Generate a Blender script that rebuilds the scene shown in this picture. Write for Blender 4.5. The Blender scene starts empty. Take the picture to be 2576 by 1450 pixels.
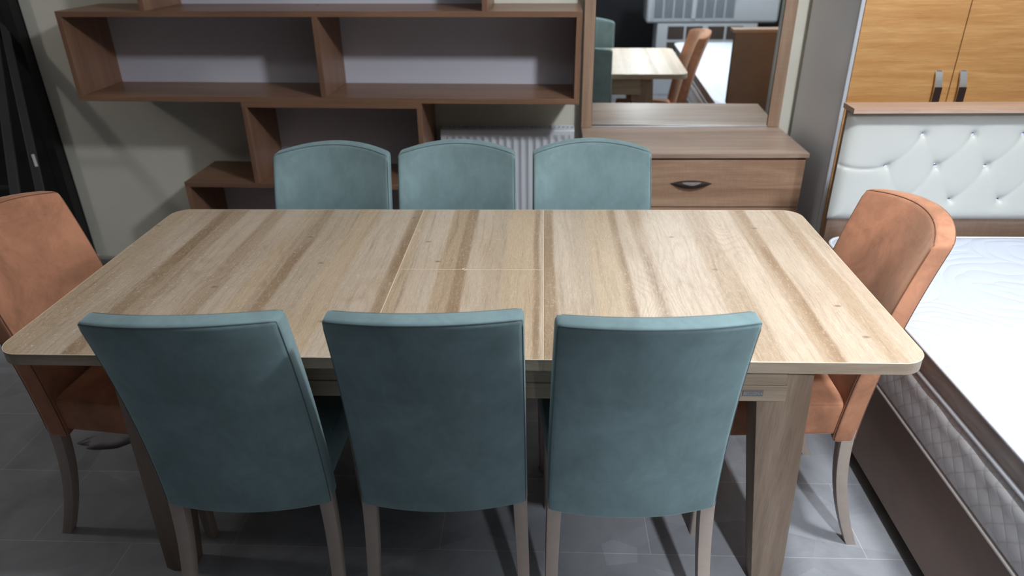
import bpy, bmesh, math, random
from mathutils import Vector, Matrix
random.seed(7)
S = bpy.context.scene
COL = S.collection

# ------------------------------------------------------------------ camera
F_PX = 1773.37
YAW, PITCH, ROLL = 0.0477710508, 0.474432783, -0.0156184691
CAM = Vector((0.19636, -1.24856, 1.57031))
cam_d = bpy.data.cameras.new('camera')
cam = bpy.data.objects.new('camera', cam_d)
COL.objects.link(cam)
fw = Vector((-math.sin(YAW) * math.cos(PITCH), math.cos(YAW) * math.cos(PITCH), -math.sin(PITCH)))
rt0 = Vector((math.cos(YAW), math.sin(YAW), 0))
up0 = rt0.cross(fw)
rt = rt0 * math.cos(ROLL) + up0 * math.sin(ROLL)
up = up0 * math.cos(ROLL) - rt0 * math.sin(ROLL)
M = Matrix((rt, up, -fw)).transposed().to_4x4()
M.translation = CAM
cam.matrix_world = M
cam_d.sensor_fit = 'HORIZONTAL'
cam_d.sensor_width = 36.0
cam_d.lens = F_PX / 2576 * 36.0
cam_d.clip_start = 0.05
cam_d.dof.use_dof = True
cam_d.dof.focus_distance = 1.75
cam_d.dof.aperture_fstop = 2.6
S.camera = cam

# ------------------------------------------------------------------ light
W = bpy.data.worlds.new('world')
S.world = W
W.use_nodes = True
W.node_tree.nodes['Background'].inputs[0].default_value = (0.75, 0.85, 1.0, 1)
W.node_tree.nodes['Background'].inputs[1].default_value = 0.085


def lamp(name, loc, watts, color, size):
    d = bpy.data.lights.new(name, 'POINT')
    d.energy = watts
    d.color = color
    d.shadow_soft_size = size
    o = bpy.data.objects.new(name, d)
    o.location = loc
    COL.objects.link(o)
    return o


lamp('ceiling_lamp_light', (1.25, -0.10, 2.42), 122, (0.90, 0.95, 1.0), 0.09)
sp = bpy.data.lights.new('ceiling_spot_light', 'SPOT')
sp.energy = 330
sp.color = (0.88, 0.94, 1.0)
sp.shadow_soft_size = 0.06
sp.spot_size = math.radians(50)
sp.spot_blend = 1.0
spo = bpy.data.objects.new('ceiling_spot_light', sp)
spo.location = (0.95, -2.35, 2.45)
spo.rotation_euler = (Vector((1.42, 0.42, 0.0)) - spo.location).to_track_quat('-Z', 'Y').to_euler()
COL.objects.link(spo)
lamp('ceiling_lamp_light', (-3.6, 0.35, 2.35), 22, (1.0, 0.96, 0.90), 0.10)

vs = S.view_settings
vs.view_transform = 'Standard'
vs.look = 'None'
vs.exposure = 0.0
vs.gamma = 1.0
vs.use_curve_mapping = False

# ------------------------------------------------------------------ materials
MATS = {}


def new_mat(name):
    m = bpy.data.materials.new(name)
    m.use_nodes = True
    nt = m.node_tree
    b = nt.nodes['Principled BSDF']
    MATS[name] = m
    return m, nt, b


def N(nt, t, **kw):
    n = nt.nodes.new(t)
    for k, v in kw.items():
        setattr(n, k, v)
    return n


def L(nt, a, b):
    nt.links.new(a, b)


def rgb(c):
    return (c[0], c[1], c[2], 1)


def srgb(r, g, b):
    f = lambda v: (v / 255 / 12.92) if v / 255 <= 0.04045 else ((v / 255 + 0.055) / 1.055) ** 2.4
    return (f(r), f(g), f(b))


def math_n(nt, op, a, b=None):
    n = N(nt, 'ShaderNodeMath', operation=op)
    for i, v in enumerate((a, b)):
        if v is None:
            continue
        if isinstance(v, (int, float)):
            n.inputs[i].default_value = v
        else:
            L(nt, v, n.inputs[i])
    return n.outputs[0]


def mix(nt, fac, a, b, mode='MIX'):
    n = N(nt, 'ShaderNodeMix', data_type='RGBA', blend_type=mode)
    for idx, v in ((0, fac), (6, a), (7, b)):
        if isinstance(v, (int, float)):
            n.inputs[idx].default_value = v
        elif isinstance(v, tuple):
            n.inputs[idx].default_value = rgb(v)
        else:
            L(nt, v, n.inputs[idx])
    return n.outputs[2]


def noise(nt, vec, scale, detail=4, rough=0.55, dist=0.0):
    n = N(nt, 'ShaderNodeTexNoise')
    n.inputs['Scale'].default_value = scale
    n.inputs['Detail'].default_value = detail
    n.inputs['Roughness'].default_value = rough
    n.inputs['Distortion'].default_value = dist
    if vec is not None:
        L(nt, vec, n.inputs['Vector'])
    return n.outputs['Fac']


def mapping(nt, scale=(1, 1, 1), loc=(0, 0, 0), src=None):
    tc = N(nt, 'ShaderNodeTexCoord')
    mp = N(nt, 'ShaderNodeMapping')
    mp.inputs['Scale'].default_value = scale
    mp.inputs['Location'].default_value = loc
    L(nt, src if src is not None else tc.outputs['Object'], mp.inputs['Vector'])
    return mp.outputs[0]


def ramp(nt, fac, stops):
    r = N(nt, 'ShaderNodeValToRGB')
    e = r.color_ramp.elements
    while len(e) < len(stops):
        e.new(0.5)
    for el, (p, c) in zip(e, stops):
        el.position = p
        el.color = rgb(c)
    L(nt, fac, r.inputs[0])
    return r.outputs[0]


def bump(nt, b, h, strength=0.2, dist=0.002):
    n = N(nt, 'ShaderNodeBump')
    n.inputs['Strength'].default_value = strength
    n.inputs['Distance'].default_value = dist
    L(nt, h, n.inputs['Height'])
    L(nt, n.outputs[0], b.inputs['Normal'])


def plain(name, c, rough=0.5, metal=0.0, var=0.06, nscale=8, bmp=0.0):
    m, nt, b = new_mat(name)
    v = mapping(nt)
    f = noise(nt, v, nscale, 3)
    lo = tuple(x * (1 - var) for x in c)
    hi = tuple(min(1, x * (1 + var)) for x in c)
    L(nt, ramp(nt, f, [(0.3, lo), (0.7, hi)]), b.inputs['Base Color'])
    b.inputs['Roughness'].default_value = rough
    b.inputs['Metallic'].default_value = metal
    if bmp:
        bump(nt, b, noise(nt, v, nscale * 30, 2), bmp, 0.001)
    return m


def wood(name, light, dark, axis, freq=14, stretch=14, rough=0.45, fine=0.12, streak=None, cross=0.0, off=0.0):
    """grain runs along axis"""
    m, nt, b = new_mat(name)
    sc = [1, 1, 1]
    sc['xyz'.index(axis)] = 1.0 / stretch
    v = mapping(nt, tuple(sc), (off, off, off))
    f = noise(nt, v, freq, 5, 0.6, 0.5)
    col = ramp(nt, f, [(0.3, dark), (0.52, tuple((a + c) / 2 for a, c in zip(light, dark))), (0.7, light)])
    sc2 = [1, 1, 1]
    sc2['xyz'.index(axis)] = 1.0 / 40
    f2 = noise(nt, mapping(nt, tuple(sc2), (off, off, off)), freq * 16, 3, 0.6)
    col = mix(nt, fine * 3, col, ramp(nt, f2, [(0.35, (0.55, 0.52, 0.5)), (0.6, (1, 1, 1))]), 'MULTIPLY')
    if cross:
        sc3 = [0.15, 0.15, 0.15]
        sc3['xyz'.index(axis)] = 1.6
        f3 = noise(nt, mapping(nt, tuple(sc3)), 130, 2, 0.5)
        col = mix(nt, cross, col, ramp(nt, f3, [(0.35, (0.6, 0.6, 0.6)), (0.65, (1, 1, 1))]), 'MULTIPLY')
    if streak:
        f4 = noise(nt, v, freq * 2.1, 3, 0.5, 0.2)
        col = mix(nt, ramp(nt, f4, [(0.62, (0, 0, 0)), (0.7, (1, 1, 1))]), col, streak)
    L(nt, col, b.inputs['Base Color'])
    b.inputs['Roughness'].default_value = rough
    bump(nt, b, f2, 0.12, 0.0006)
    return m


def table_wood(name, planks, light, mid, dark, off=0.0, rough=0.36):
    m, nt, b = new_mat(name)
    tc = N(nt, 'ShaderNodeTexCoord')
    sep = N(nt, 'ShaderNodeSeparateXYZ')
    L(nt, tc.outputs['Object'], sep.inputs[0])
    x, y = sep.outputs[0], sep.outputs[1]
    wob = noise(nt, mapping(nt, (3, 1.2, 1), (off, 0, 0)), 2.2, 3, 0.6)
    xw = math_n(nt, 'ADD', x, math_n(nt, 'MULTIPLY', wob, 0.035))
    # printed planks, each with a colour of its own
    wob2 = noise(nt, mapping(nt, (1, 0.6, 1), (off, 5, 0)), 1.6, 4, 0.6)
    xp = math_n(nt, 'ADD', x, math_n(nt, 'MULTIPLY', math_n(nt, 'SUBTRACT', wob2, 0.5), 0.03))
    rp = N(nt, 'ShaderNodeValToRGB')
    rp.color_ramp.interpolation = 'LINEAR'
    el = rp.color_ramp.elements
    tone = {'L': light, 'M': mid, 'D': dark, 'T': srgb(198, 176, 148), 'G': srgb(190, 172, 150), 'H': tuple(min(1, c * 1.06) for c in light)}
    st_ = []
    for k, (px_, tn) in enumerate(planks):
        if k:
            st_.append(((px_ + 1) / 2 - 0.0012, tone[planks[k - 1][1]]))
        st_.append(((px_ + 1) / 2 + 0.0012, tone[tn]))
    while len(el) < len(st_):
        el.new(0.5)
    for e_, (pp, cc) in zip(el, st_):
        e_.position = max(0, min(1, pp))
        e_.color = rgb(cc)
    L(nt, math_n(nt, 'MULTIPLY', math_n(nt, 'ADD', xp, 1.0), 0.5), rp.inputs[0])
    band = rp.outputs[0]
    cvb = N(nt, 'ShaderNodeCombineXYZ')
    L(nt, x, cvb.inputs[0])
    L(nt, math_n(nt, 'MULTIPLY', y, 0.5), cvb.inputs[1])
    band = mix(nt, ramp(nt, noise(nt, cvb.outputs[0], 5, 3, 0.6), [(0.4, (0, 0, 0)), (0.68, (0.6, 0.6, 0.6))]), band, mid)
    # soft dark heartwood streaks along the planks
    cv = N(nt, 'ShaderNodeCombineXYZ')
    L(nt, xw, cv.inputs[0])
    L(nt, math_n(nt, 'MULTIPLY', y, 0.03), cv.inputs[1])
    st = noise(nt, cv.outputs[0], 17, 5, 0.62)
    band = mix(nt, ramp(nt, st, [(0.60, (0, 0, 0)), (0.66, (0.5, 0.5, 0.5)), (0.74, (0.9, 0.9, 0.9))]), band, tuple(c * 0.8 for c in dark))
    st2 = noise(nt, cv.outputs[0], 75, 5, 0.7)
    band = mix(nt, 0.5, band, ramp(nt, st2, [(0.34, (0.62, 0.57, 0.51)), (0.52, (1, 1, 1))]), 'MULTIPLY')
    # pale medullary flecks
    fl = noise(nt, mapping(nt, (1, 0.55, 1), (off, 0, 0)), 150, 3, 0.6, 1.2)
    band = mix(nt, ramp(nt, fl, [(0.56, (0, 0, 0)), (0.64, (0.30, 0.30, 0.30))]), band, tuple(min(1, a * 1.25) for a in light))
    # cathedral rings
    cv2 = N(nt, 'ShaderNodeCombineXYZ')
    L(nt, xw, cv2.inputs[0])
    L(nt, math_n(nt, 'MULTIPLY', y, 0.22), cv2.inputs[1])
    big = noise(nt, cv2.outputs[0], 6.5, 1, 0.4, 0.8)
    rings = math_n(nt, 'FRACT', math_n(nt, 'MULTIPLY', big, 34))
    rm = ramp(nt, rings, [(0.0, (0.84, 0.80, 0.75)), (0.35, (1, 1, 1)), (0.7, (1, 1, 1)), (1.0, (0.84, 0.80, 0.75))])
    msk = ramp(nt, noise(nt, mapping(nt, (1, 0.35, 1), (3 + off, 1, 0)), 4.5, 2), [(0.48, (0, 0, 0)), (0.6, (0.7, 0.7, 0.7))])
    band = mix(nt, msk, band, mix(nt, 1.0, band, rm, 'MULTIPLY'))
    # pores
    cv3 = N(nt, 'ShaderNodeCombineXYZ')
    L(nt, x, cv3.inputs[0])
    L(nt, math_n(nt, 'MULTIPLY', y, 0.06), cv3.inputs[1])
    po = noise(nt, cv3.outputs[0], 420, 2, 0.6)
    band = mix(nt, 0.5, band, ramp(nt, po, [(0.35, (0.74, 0.70, 0.66)), (0.55, (1, 1, 1))]), 'MULTIPLY')
    # small knots
    vk = N(nt, 'ShaderNodeTexVoronoi', voronoi_dimensions='2D')
    L(nt, mapping(nt, (1, 1.6, 1), (0.37 + off, 0.2, 0)), vk.inputs['Vector'])
    vk.inputs['Scale'].default_value = 2.6
    band = mix(nt, ramp(nt, vk.outputs['Distance'], [(0.008, (0.75, 0.75, 0.75)), (0.03, (0, 0, 0))]), band, tuple(c * 0.55 for c in dark))
    # pale scuffs, thickest at the worn left end
    wear = noise(nt, mapping(nt, (1, 1, 1)), 120, 3, 0.7, 1.5)
    wl = math_n(nt, 'SUBTRACT', wear, math_n(nt, 'MULTIPLY', math_n(nt, 'ADD', x, 1.0), 0.08))
    band = mix(nt, ramp(nt, wl, [(0.60, (0, 0, 0)), (0.65, (0.7, 0.7, 0.7))]), band, (0.80, 0.74, 0.62))
    L(nt, band, b.inputs['Base Color'])
    b.inputs['Roughness'].default_value = rough
    bump(nt, b, st2, 0.10, 0.0006)
    return m


def suede(name, c, var=0.25, spot=6.0):
    m, nt, b = new_mat(name)
    v = mapping(nt)
    f = noise(nt, v, spot, 5, 0.65, 0.6)
    f2 = noise(nt, mapping(nt, (1, 1, 0.45)), spot * 4.5, 4, 0.6, 1.0)
    lo = tuple(x * (1 - var) for x in c)
    hi = tuple(min(1, x * (1 + var)) for x in c)
    col = ramp(nt, f, [(0.3, lo), (0.7, hi)])
    col = mix(nt, 0.5, col, ramp(nt, f2, [(0.35, (0.8, 0.8, 0.8)), (0.65, (1, 1, 1))]), 'MULTIPLY')
    L(nt, col, b.inputs['Base Color'])
    b.inputs['Roughness'].default_value = 0.78
    b.inputs['Sheen Weight'].default_value = 0.45
    b.inputs['Sheen Roughness'].default_value = 0.4
    b.inputs['Sheen Tint'].default_value = (min(1, c[0] * 2 + .3), min(1, c[1] * 2 + .3), min(1, c[2] * 2 + .3), 1)
    b.inputs['Specular IOR Level'].default_value = 0.25
    bump(nt, b, noise(nt, v, 420, 2), 0.12, 0.0006)
    return m


TEAL = (0.195, 0.285, 0.300)
ORANGE = (0.46, 0.210, 0.122)
m_teal = suede('teal_suede', TEAL, 0.20)
m_teal_seam = plain('teal_seam', tuple(c * 0.45 for c in TEAL), 0.8)
m_orange = suede('orange_suede', ORANGE, 0.30, 8)
m_orange_seam = plain('orange_seam', tuple(c * 0.4 for c in ORANGE), 0.8)
m_chair_leg = plain('chair_leg_paint', srgb(168, 154, 144), 0.5, 0, 0.05, 30, 0.05)
LT, MD, DK = srgb(203, 185, 165), srgb(182, 160, 136), srgb(158, 132, 105)
PL_L = [(-1.0, 'T'), (-0.927, 'L'), (-0.838, 'D'), (-0.80, 'M'), (-0.756, 'L'), (-0.675, 'M'), (-0.626, 'L'), (-0.57, 'T'), (-0.528, 'M'),
        (-0.505, 'D'), (-0.47, 'G'), (-0.39, 'T'), (-0.316, 'L'), (-0.212, 'D')]
PL_C = [(-0.19, 'T'), (-0.162, 'L'), (-0.083, 'M'), (-0.035, 'D'), (-0.003, 'L'), (0.045, 'G'), (0.097, 'T'), (0.176, 'D'), (0.19, 'L')]
PL_R = [(0.19, 'D'), (0.229, 'L'), (0.287, 'G'), (0.329, 'T'), (0.406, 'D'), (0.424, 'H'), (0.468, 'M'), (0.503, 'L'), (0.64, 'M'), (0.708, 'H'),
        (0.783, 'M'), (0.805, 'D'), (0.832, 'L'), (0.914, 'M'), (0.955, 'L')]
m_top = table_wood('oak_laminate_left', PL_L, LT, MD, DK)
m_top_r = table_wood('oak_laminate_right', PL_R, LT, MD, DK, 0.13)
m_leaf = table_wood('oak_laminate_leaf', PL_C, LT, srgb(184, 160, 132), DK, 0.31)
m_edge = wood('oak_edge_band', srgb(176, 160, 142), srgb(150, 132, 114), 'x', 40, 12, 0.45, 0.1)
m_tleg = wood('oak_table_leg', srgb(152, 132, 114), srgb(122, 102, 86), 'z', 16, 10, 0.45, 0.12)
m_apron = wood('oak_apron', srgb(166, 148, 128), srgb(138, 120, 102), 'x', 18, 10, 0.45, 0.12)
m_joint = plain('joint_edge', srgb(226, 208, 180), 0.4)
m_walnut = wood('shelf_walnut', srgb(150, 114, 90), srgb(114, 84, 66), 'x', 9, 8, 0.38, 0.08)
m_walnut_v = wood('shelf_walnut_side', srgb(150, 114, 90), srgb(112, 81, 64), 'z', 9, 8, 0.38, 0.08)
m_backp = plain('shelf_back_board', srgb(212, 212, 224), 0.6, 0, 0.02, 3)
m_dress = wood('dresser_oak', srgb(192, 158, 132), srgb(142, 106, 82), 'x', 16, 12, 0.42, 0.12, None, 0.25)
m_dress_top = wood('dresser_oak_top', srgb(190, 166, 148), srgb(156, 130, 112), 'x', 20, 14, 0.33, 0.1)
m_dress_v = wood('dresser_oak_upright', srgb(186, 158, 136), srgb(158, 128, 106), 'z', 20, 14, 0.42, 0.1, None, 0.2)
m_bamboo = wood('bamboo_door', srgb(212, 164, 108), srgb(188, 134, 78), 'x', 44, 14, 0.36, 0.14)
m_grey = plain('grey_laminate', srgb(216, 216, 218), 0.30, 0, 0.02, 2)
m_silver = plain('brushed_silver', (0.75, 0.77, 0.80), 0.28, 1.0, 0.03)
m_trim = plain('pale_trim', srgb(190, 193, 200), 0.3, 0.0, 0.02)
m_brown = plain('bed_brown_board', srgb(132, 110, 97), 0.55, 0, 0.06, 14, 0.05)
m_hbwood = wood('headboard_wood', srgb(150, 124, 106), srgb(116, 92, 76), 'x', 14, 12, 0.45, 0.1, None, 0.3)
m_cap = wood('headboard_cap', srgb(190, 160, 140), srgb(160, 130, 110), 'x', 22, 12, 0.4, 0.1)
m_leather = plain('white_leather', srgb(188, 189, 184), 0.42, 0, 0.02, 5, 0.04)
m_crystal = plain('crystal_button', (0.85, 0.87, 0.92), 0.08, 0.9, 0.02)
m_piping_w = plain('white_piping', srgb(225, 226, 232), 0.6)
m_black = plain('black_panel', (0.006, 0.006, 0.007), 0.5, 0, 0.2)
m_dgrey = plain('dark_frame', (0.022, 0.022, 0.024), 0.45, 0, 0.15)
m_handle_dk = plain('dark_handle', (0.035, 0.022, 0.02), 0.3)
m_rad = plain('radiator_enamel', srgb(226, 229, 236), 0.35, 0, 0.02, 3)
m_pipe = plain('pipe_paint', srgb(190, 190, 186), 0.4)
m_ac = plain('ac_enamel', srgb(190, 196, 204), 0.45, 0, 0.03, 3)
m_acg = plain('ac_grille', srgb(120, 132, 142), 0.5, 0, 0.05, 20)
m_acdark = plain('ac_dark_opening', srgb(70, 62, 58), 0.6)
m_paper = plain('pale_plastic', srgb(150, 145, 150), 0.6)
m_wallm = None


def wall_mat(name, c, mott=0.07):
    m, nt, b = new_mat(name)
    v = mapping(nt)
    f = noise(nt, v, 1.8, 4, 0.6, 0.4)
    col = ramp(nt, f, [(0.3, tuple(x * (1 - mott) for x in c)), (0.7, tuple(min(1, x * (1 + mott)) for x in c))])
    L(nt, col, b.inputs['Base Color'])
    b.inputs['Roughness'].default_value = 0.75
    bump(nt, b, noise(nt, v, 60, 3), 0.08, 0.001)
    return m


m_wall = wall_mat('cream_plaster', srgb(228, 224, 210))
m_wall_dark = wall_mat('dark_wall', (0.02, 0.022, 0.028), 0.2)
m_ceil = wall_mat('ceiling_paint', (0.55, 0.55, 0.54))


def floor_mat():
    m, nt, b = new_mat('grey_tiles')
    v = mapping(nt, (1, 1, 1), (1.28, 0.115, 0))
    br = N(nt, 'ShaderNodeTexBrick')
    br.offset = 0.5
    br.inputs['Scale'].default_value = 1.0
    br.inputs['Brick Width'].default_value = 0.595
    br.inputs['Row Height'].default_value = 0.295
    br.inputs['Mortar Size'].default_value = 0.0012
    br.inputs['Mortar Smooth'].default_value = 0.2
    br.inputs['Color1'].default_value = (1, 1, 1, 1)
    br.inputs['Color2'].default_value = (0.80, 0.80, 0.82, 1)
    br.inputs['Mortar'].default_value = (1.5, 1.42, 1.30, 1)
    L(nt, v, br.inputs['Vector'])
    f = noise(nt, v, 5, 6, 0.6, 0.8)
    c = ramp(nt, f, [(0.28, srgb(160, 162, 167)), (0.72, srgb(192, 194, 199))])
    # cleft slate patches
    vo = N(nt, 'ShaderNodeTexVoronoi')
    L(nt, mapping(nt, (1, 1.8, 1), (0.2, 0.7, 0)), vo.inputs['Vector'])
    vo.inputs['Scale'].default_value = 3.3
    sc = N(nt, 'ShaderNodeSeparateColor')
    L(nt, vo.outputs['Color'], sc.inputs[0])
    c = mix(nt, 0.6, c, ramp(nt, sc.outputs[0], [(0.0, (0.62, 0.61, 0.62)), (1.0, (1, 1, 1))]), 'MULTIPLY')
    scr = noise(nt, mapping(nt, (1, 3.5, 1)), 16, 5, 0.75, 2.0)
    c = mix(nt, ramp(nt, scr, [(0.66, (0, 0, 0)), (0.74, (0.35, 0.35, 0.35))]), c, (0.75, 0.75, 0.74))
    c = mix(nt, 1.0, c, br.outputs['Color'], 'MULTIPLY')
    L(nt, c, b.inputs['Base Color'])
    b.inputs['Roughness'].default_value = 0.42
    bump(nt, b, f, 0.15, 0.002)
    return m


m_floor = floor_mat()


def mattress_mat():
    """white ticking quilted in big swirls"""
    m, nt, b = new_mat('quilted_ticking')
    v = mapping(nt, (1, 1, 1))
    warp = N(nt, 'ShaderNodeTexNoise')
    warp.inputs['Scale'].default_value = 2.6
    warp.inputs['Detail'].default_value = 1.5
    L(nt, v, warp.inputs['Vector'])
    wv = N(nt, 'ShaderNodeVectorMath', operation='SCALE')
    L(nt, warp.outputs['Color'], wv.inputs[0])
    wv.inputs['Scale'].default_value = 0.35
    ad = N(nt, 'ShaderNodeVectorMath', operation='ADD')
    L(nt, v, ad.inputs[0])
    L(nt, wv.outputs[0], ad.inputs[1])
    vo = N(nt, 'ShaderNodeTexVoronoi', voronoi_dimensions='2D')
    L(nt, ad.outputs[0], vo.inputs['Vector'])
    vo.inputs['Scale'].default_value = 4.2
    d = vo.outputs['Distance']
    w = math_n(nt, 'ABSOLUTE', math_n(nt, 'SINE', math_n(nt, 'MULTIPLY', d, 17)))
    h = math_n(nt, 'POWER', w, 0.8)
    L(nt, mix(nt, 0.9, srgb(200, 206, 222), srgb(204, 210, 224)), b.inputs['Base Color'])
    b.inputs['Roughness'].default_value = 0.6
    bump(nt, b, h, 0.32, 0.007)
    return m


def side_mat():
    m, nt, b = new_mat('diamond_quilted_side')
    tc = N(nt, 'ShaderNodeTexCoord')
    sep = N(nt, 'ShaderNodeSeparateXYZ')
    L(nt, tc.outputs['Object'], sep.inputs[0])
    along = math_n(nt, 'ADD', sep.outputs[0], sep.outputs[1])
    z = sep.outputs[2]

    def lines(a):
        t = math_n(nt, 'FRACT', math_n(nt, 'DIVIDE', a, 0.055))
        return math_n(nt, 'POWER', math_n(nt, 'ABSOLUTE', math_n(nt, 'SINE', math_n(nt, 'MULTIPLY', t, math.pi))), 0.4)
    h = math_n(nt, 'MULTIPLY', lines(math_n(nt, 'ADD', along, z)), lines(math_n(nt, 'SUBTRACT', along, z)))
    L(nt, ramp(nt, h, [(0.1, srgb(212, 208, 208)), (0.6, srgb(232, 230, 232))]), b.inputs['Base Color'])
    b.inputs['Roughness'].default_value = 0.7
    bump(nt, b, h, 0.16, 0.004)
    return m


m_quilt = mattress_mat()
m_qside = side_mat()
m_mirror, nt_, b_ = new_mat('mirror_silvering')
L(nt_, ramp(nt_, noise(nt_, mapping(nt_), 2, 2), [(0.3, (0.84, 0.88, 0.87)), (0.7, (0.86, 0.89, 0.88))]), b_.inputs['Base Color'])
b_.inputs['Metallic'].default_value = 1.0
b_.inputs['Roughness'].default_value = 0.0


# ------------------------------------------------------------------ mesh helpers
def link(name, me, mat, parent=None, loc=None, rot=None, smooth=False):
    o = bpy.data.objects.new(name, me)
    COL.objects.link(o)
    if mat is not None:
        me.materials.append(mat)
    if parent is not None:
        o.parent = parent
    if loc is not None:
        o.location = loc
    if rot is not None:
        o.rotation_euler = rot
    if smooth:
        for p in me.polygons:
            p.use_smooth = True
    return o


def mesh_of(bm, name):
    bmesh.ops.recalc_face_normals(bm, faces=bm.faces)
    me = bpy.data.meshes.new(name)
    bm.to_mesh(me)
    bm.free()
    return me


def obj(name, bm, mat, parent=None, smooth=False, **kw):
    return link(name, mesh_of(bm, name), mat, parent, smooth=smooth, **kw)


def thing(name, label, cat, loc=(0, 0, 0), rotz=0.0, group=None, roty=0.0):
    o = bpy.data.objects.new(name, None)
    o.empty_display_size = 0.1
    COL.objects.link(o)
    o.location = loc
    o.rotation_euler = (0, roty, rotz)
    o['label'] = label
    o['category'] = cat
    if group:
        o['group'] = group
    return o


def tag(o, label, cat, group=None):
    o['label'] = label
    o['category'] = cat
    if group:
        o['group'] = group
    return o


def struct(o):
    o['kind'] = 'structure'
    return o


def smooth_by_angle(o, ang=40):
    me = o.data
    bm = bmesh.new()
    bm.from_mesh(me)
    for f in bm.faces:
        f.smooth = True
    for e in bm.edges:
        if len(e.link_faces) == 2 and e.calc_face_angle(0) > math.radians(ang):
            e.smooth = False
    bm.to_mesh(me)
    bm.free()
    return o


def bx(bm, x0, x1, y0, y1, z0, z1, bev=0.0015, seg=2):
    """bevelled box added to bm"""
    t = bmesh.new()
    bmesh.ops.create_cube(t, size=1.0)
    for v in t.verts:
        v.co = Vector(((x0 + x1) / 2 + v.co.x * (x1 - x0), (y0 + y1) / 2 + v.co.y * (y1 - y0), (z0 + z1) / 2 + v.co.z * (z1 - z0)))
    if bev:
        bmesh.ops.bevel(t, geom=list(t.edges), offset=bev, segments=seg, profile=0.5, affect='EDGES')
    me = bpy.data.meshes.new('t')
    t.to_mesh(me)
    t.free()
    bm.from_mesh(me)
    bpy.data.meshes.remove(me)
    return bm


def box(name, dims, mat, parent=None, bev=0.0015, **kw):
    return obj(name, bx(bmesh.new(), *dims, bev=bev), mat, parent, **kw)


def rround(p, h, r):
    inner = [max(-(h[i] - r), min(h[i] - r, p[i])) for i in range(3)]
    d = [p[i] - inner[i] for i in range(3)]
    ln = math.sqrt(sum(c * c for c in d))
    if ln < 1e-9:
        return Vector(p)
    return Vector([inner[i] + r * d[i] / ln for i in range(3)])


def axis_pts(h, r, n, k):
    a = [-h + r * (1 - math.cos(math.pi / 2 * i / k)) * 1.0 for i in range(k + 1)]
    a = [-h + r * math.tan(math.pi / 4 * i / k) for i in range(k + 1)]
    mid = [-(h - r) + 2 * (h - r) * i / n for i in range(1, n)]
    return a + mid + [-x for x in reversed(a)]


def soft_box(h, r, n=(8, 2, 8), k=3, fn=None):
    """rounded box of half sizes h, gridded, every vertex sent through fn"""
    ax = [axis_pts(h[i], r, n[i], k) for i in range(3)]
    bm = bmesh.new()
    cache = {}

    def vert(i, j, l):
        key = (i, j, l)
        if key not in cache:
            p = rround((ax[0][i], ax[1][j], ax[2][l]), h, r)
            cache[key] = bm.verts.new(fn(p) if fn else p)
        return cache[key]
    I, J, K = [len(a) - 1 for a in ax]
    for s in (0, K):
        for i in range(I):
            for j in range(J):
                bm.faces.new([vert(i, j, s), vert(i + 1, j, s), vert(i + 1, j + 1, s), vert(i, j + 1, s)])
    for s in (0, J):
        for i in range(I):
            for l in range(K):
                bm.faces.new([vert(i, s, l), vert(i + 1, s, l), vert(i + 1, s, l + 1), vert(i, s, l + 1)])
    for s in (0, I):
        for j in range(J):
            for l in range(K):
                bm.faces.new([vert(s, j, l), vert(s, j + 1, l), vert(s, j + 1, l + 1), vert(s, j, l + 1)])
    return bm


def tube(bm, pts, r, n=6, closed=False):
    pts = [Vector(p) for p in pts]
    rings = []
    m = len(pts)
    nrm = None
    for i, p in enumerate(pts):
        a = pts[(i - 1) % m] if (closed or i > 0) else p
        c = pts[(i + 1) % m] if (closed or i < m - 1) else p
        t = (c - a).normalized()
        if nrm is None:
            nrm = t.orthogonal().normalized()
        nrm = (nrm - t * nrm.dot(t))
        nrm = nrm.normalized() if nrm.length > 1e-6 else t.orthogonal().normalized()
        b = t.cross(nrm)
        rr = r(i / (m - 1)) if callable(r) else r
        rings.append([bm.verts.new(p + (nrm * math.cos(2 * math.pi * q / n) + b * math.sin(2 * math.pi * q / n)) * rr) for q in range(n)])
    cnt = m if closed else m - 1
    for i in range(cnt):
        A, B = rings[i], rings[(i + 1) % m]
        for q in range(n):
            bm.faces.new([A[q], A[(q + 1) % n], B[(q + 1) % n], B[q]])
    if not closed:
        bm.faces.new(rings[0])
        bm.faces.new(rings[-1])
    return bm


def loft(rings, cap=True):
    bm = bmesh.new()
    R = [[bm.verts.new(p) for p in ring] for ring in rings]
    n = len(R[0])
    for a, b in zip(R, R[1:]):
        for q in range(n):
            bm.faces.new([a[q], a[(q + 1) % n], b[(q + 1) % n], b[q]])
    if cap:
        bm.faces.new(R[0])
        bm.faces.new(R[-1])
    return bm


def rect_ring(cx, cy, z, hx, hy, c=0.003, seg=3):
    out = []
    for sx, sy, a0 in ((1, 1, 0), (-1, 1, 90), (-1, -1, 180), (1, -1, 270)):
        for i in range(seg + 1):
            a = math.radians(a0 + 90 * i / seg)
            out.append(Vector((cx + sx * (hx - c) + c * math.cos(a), cy + sy * (hy - c) + c * math.sin(a), z)))
    return out


def copy_tree(o, parent=None):
    c = o.copy()
    COL.objects.link(c)
    c.parent = parent
    for ch in list(o.children):
        copy_tree(ch, c)
    return c


# ------------------------------------------------------------------ room
def quadbox(name, dims, mat):
    return struct(box(name, dims, mat, bev=0))


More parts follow.
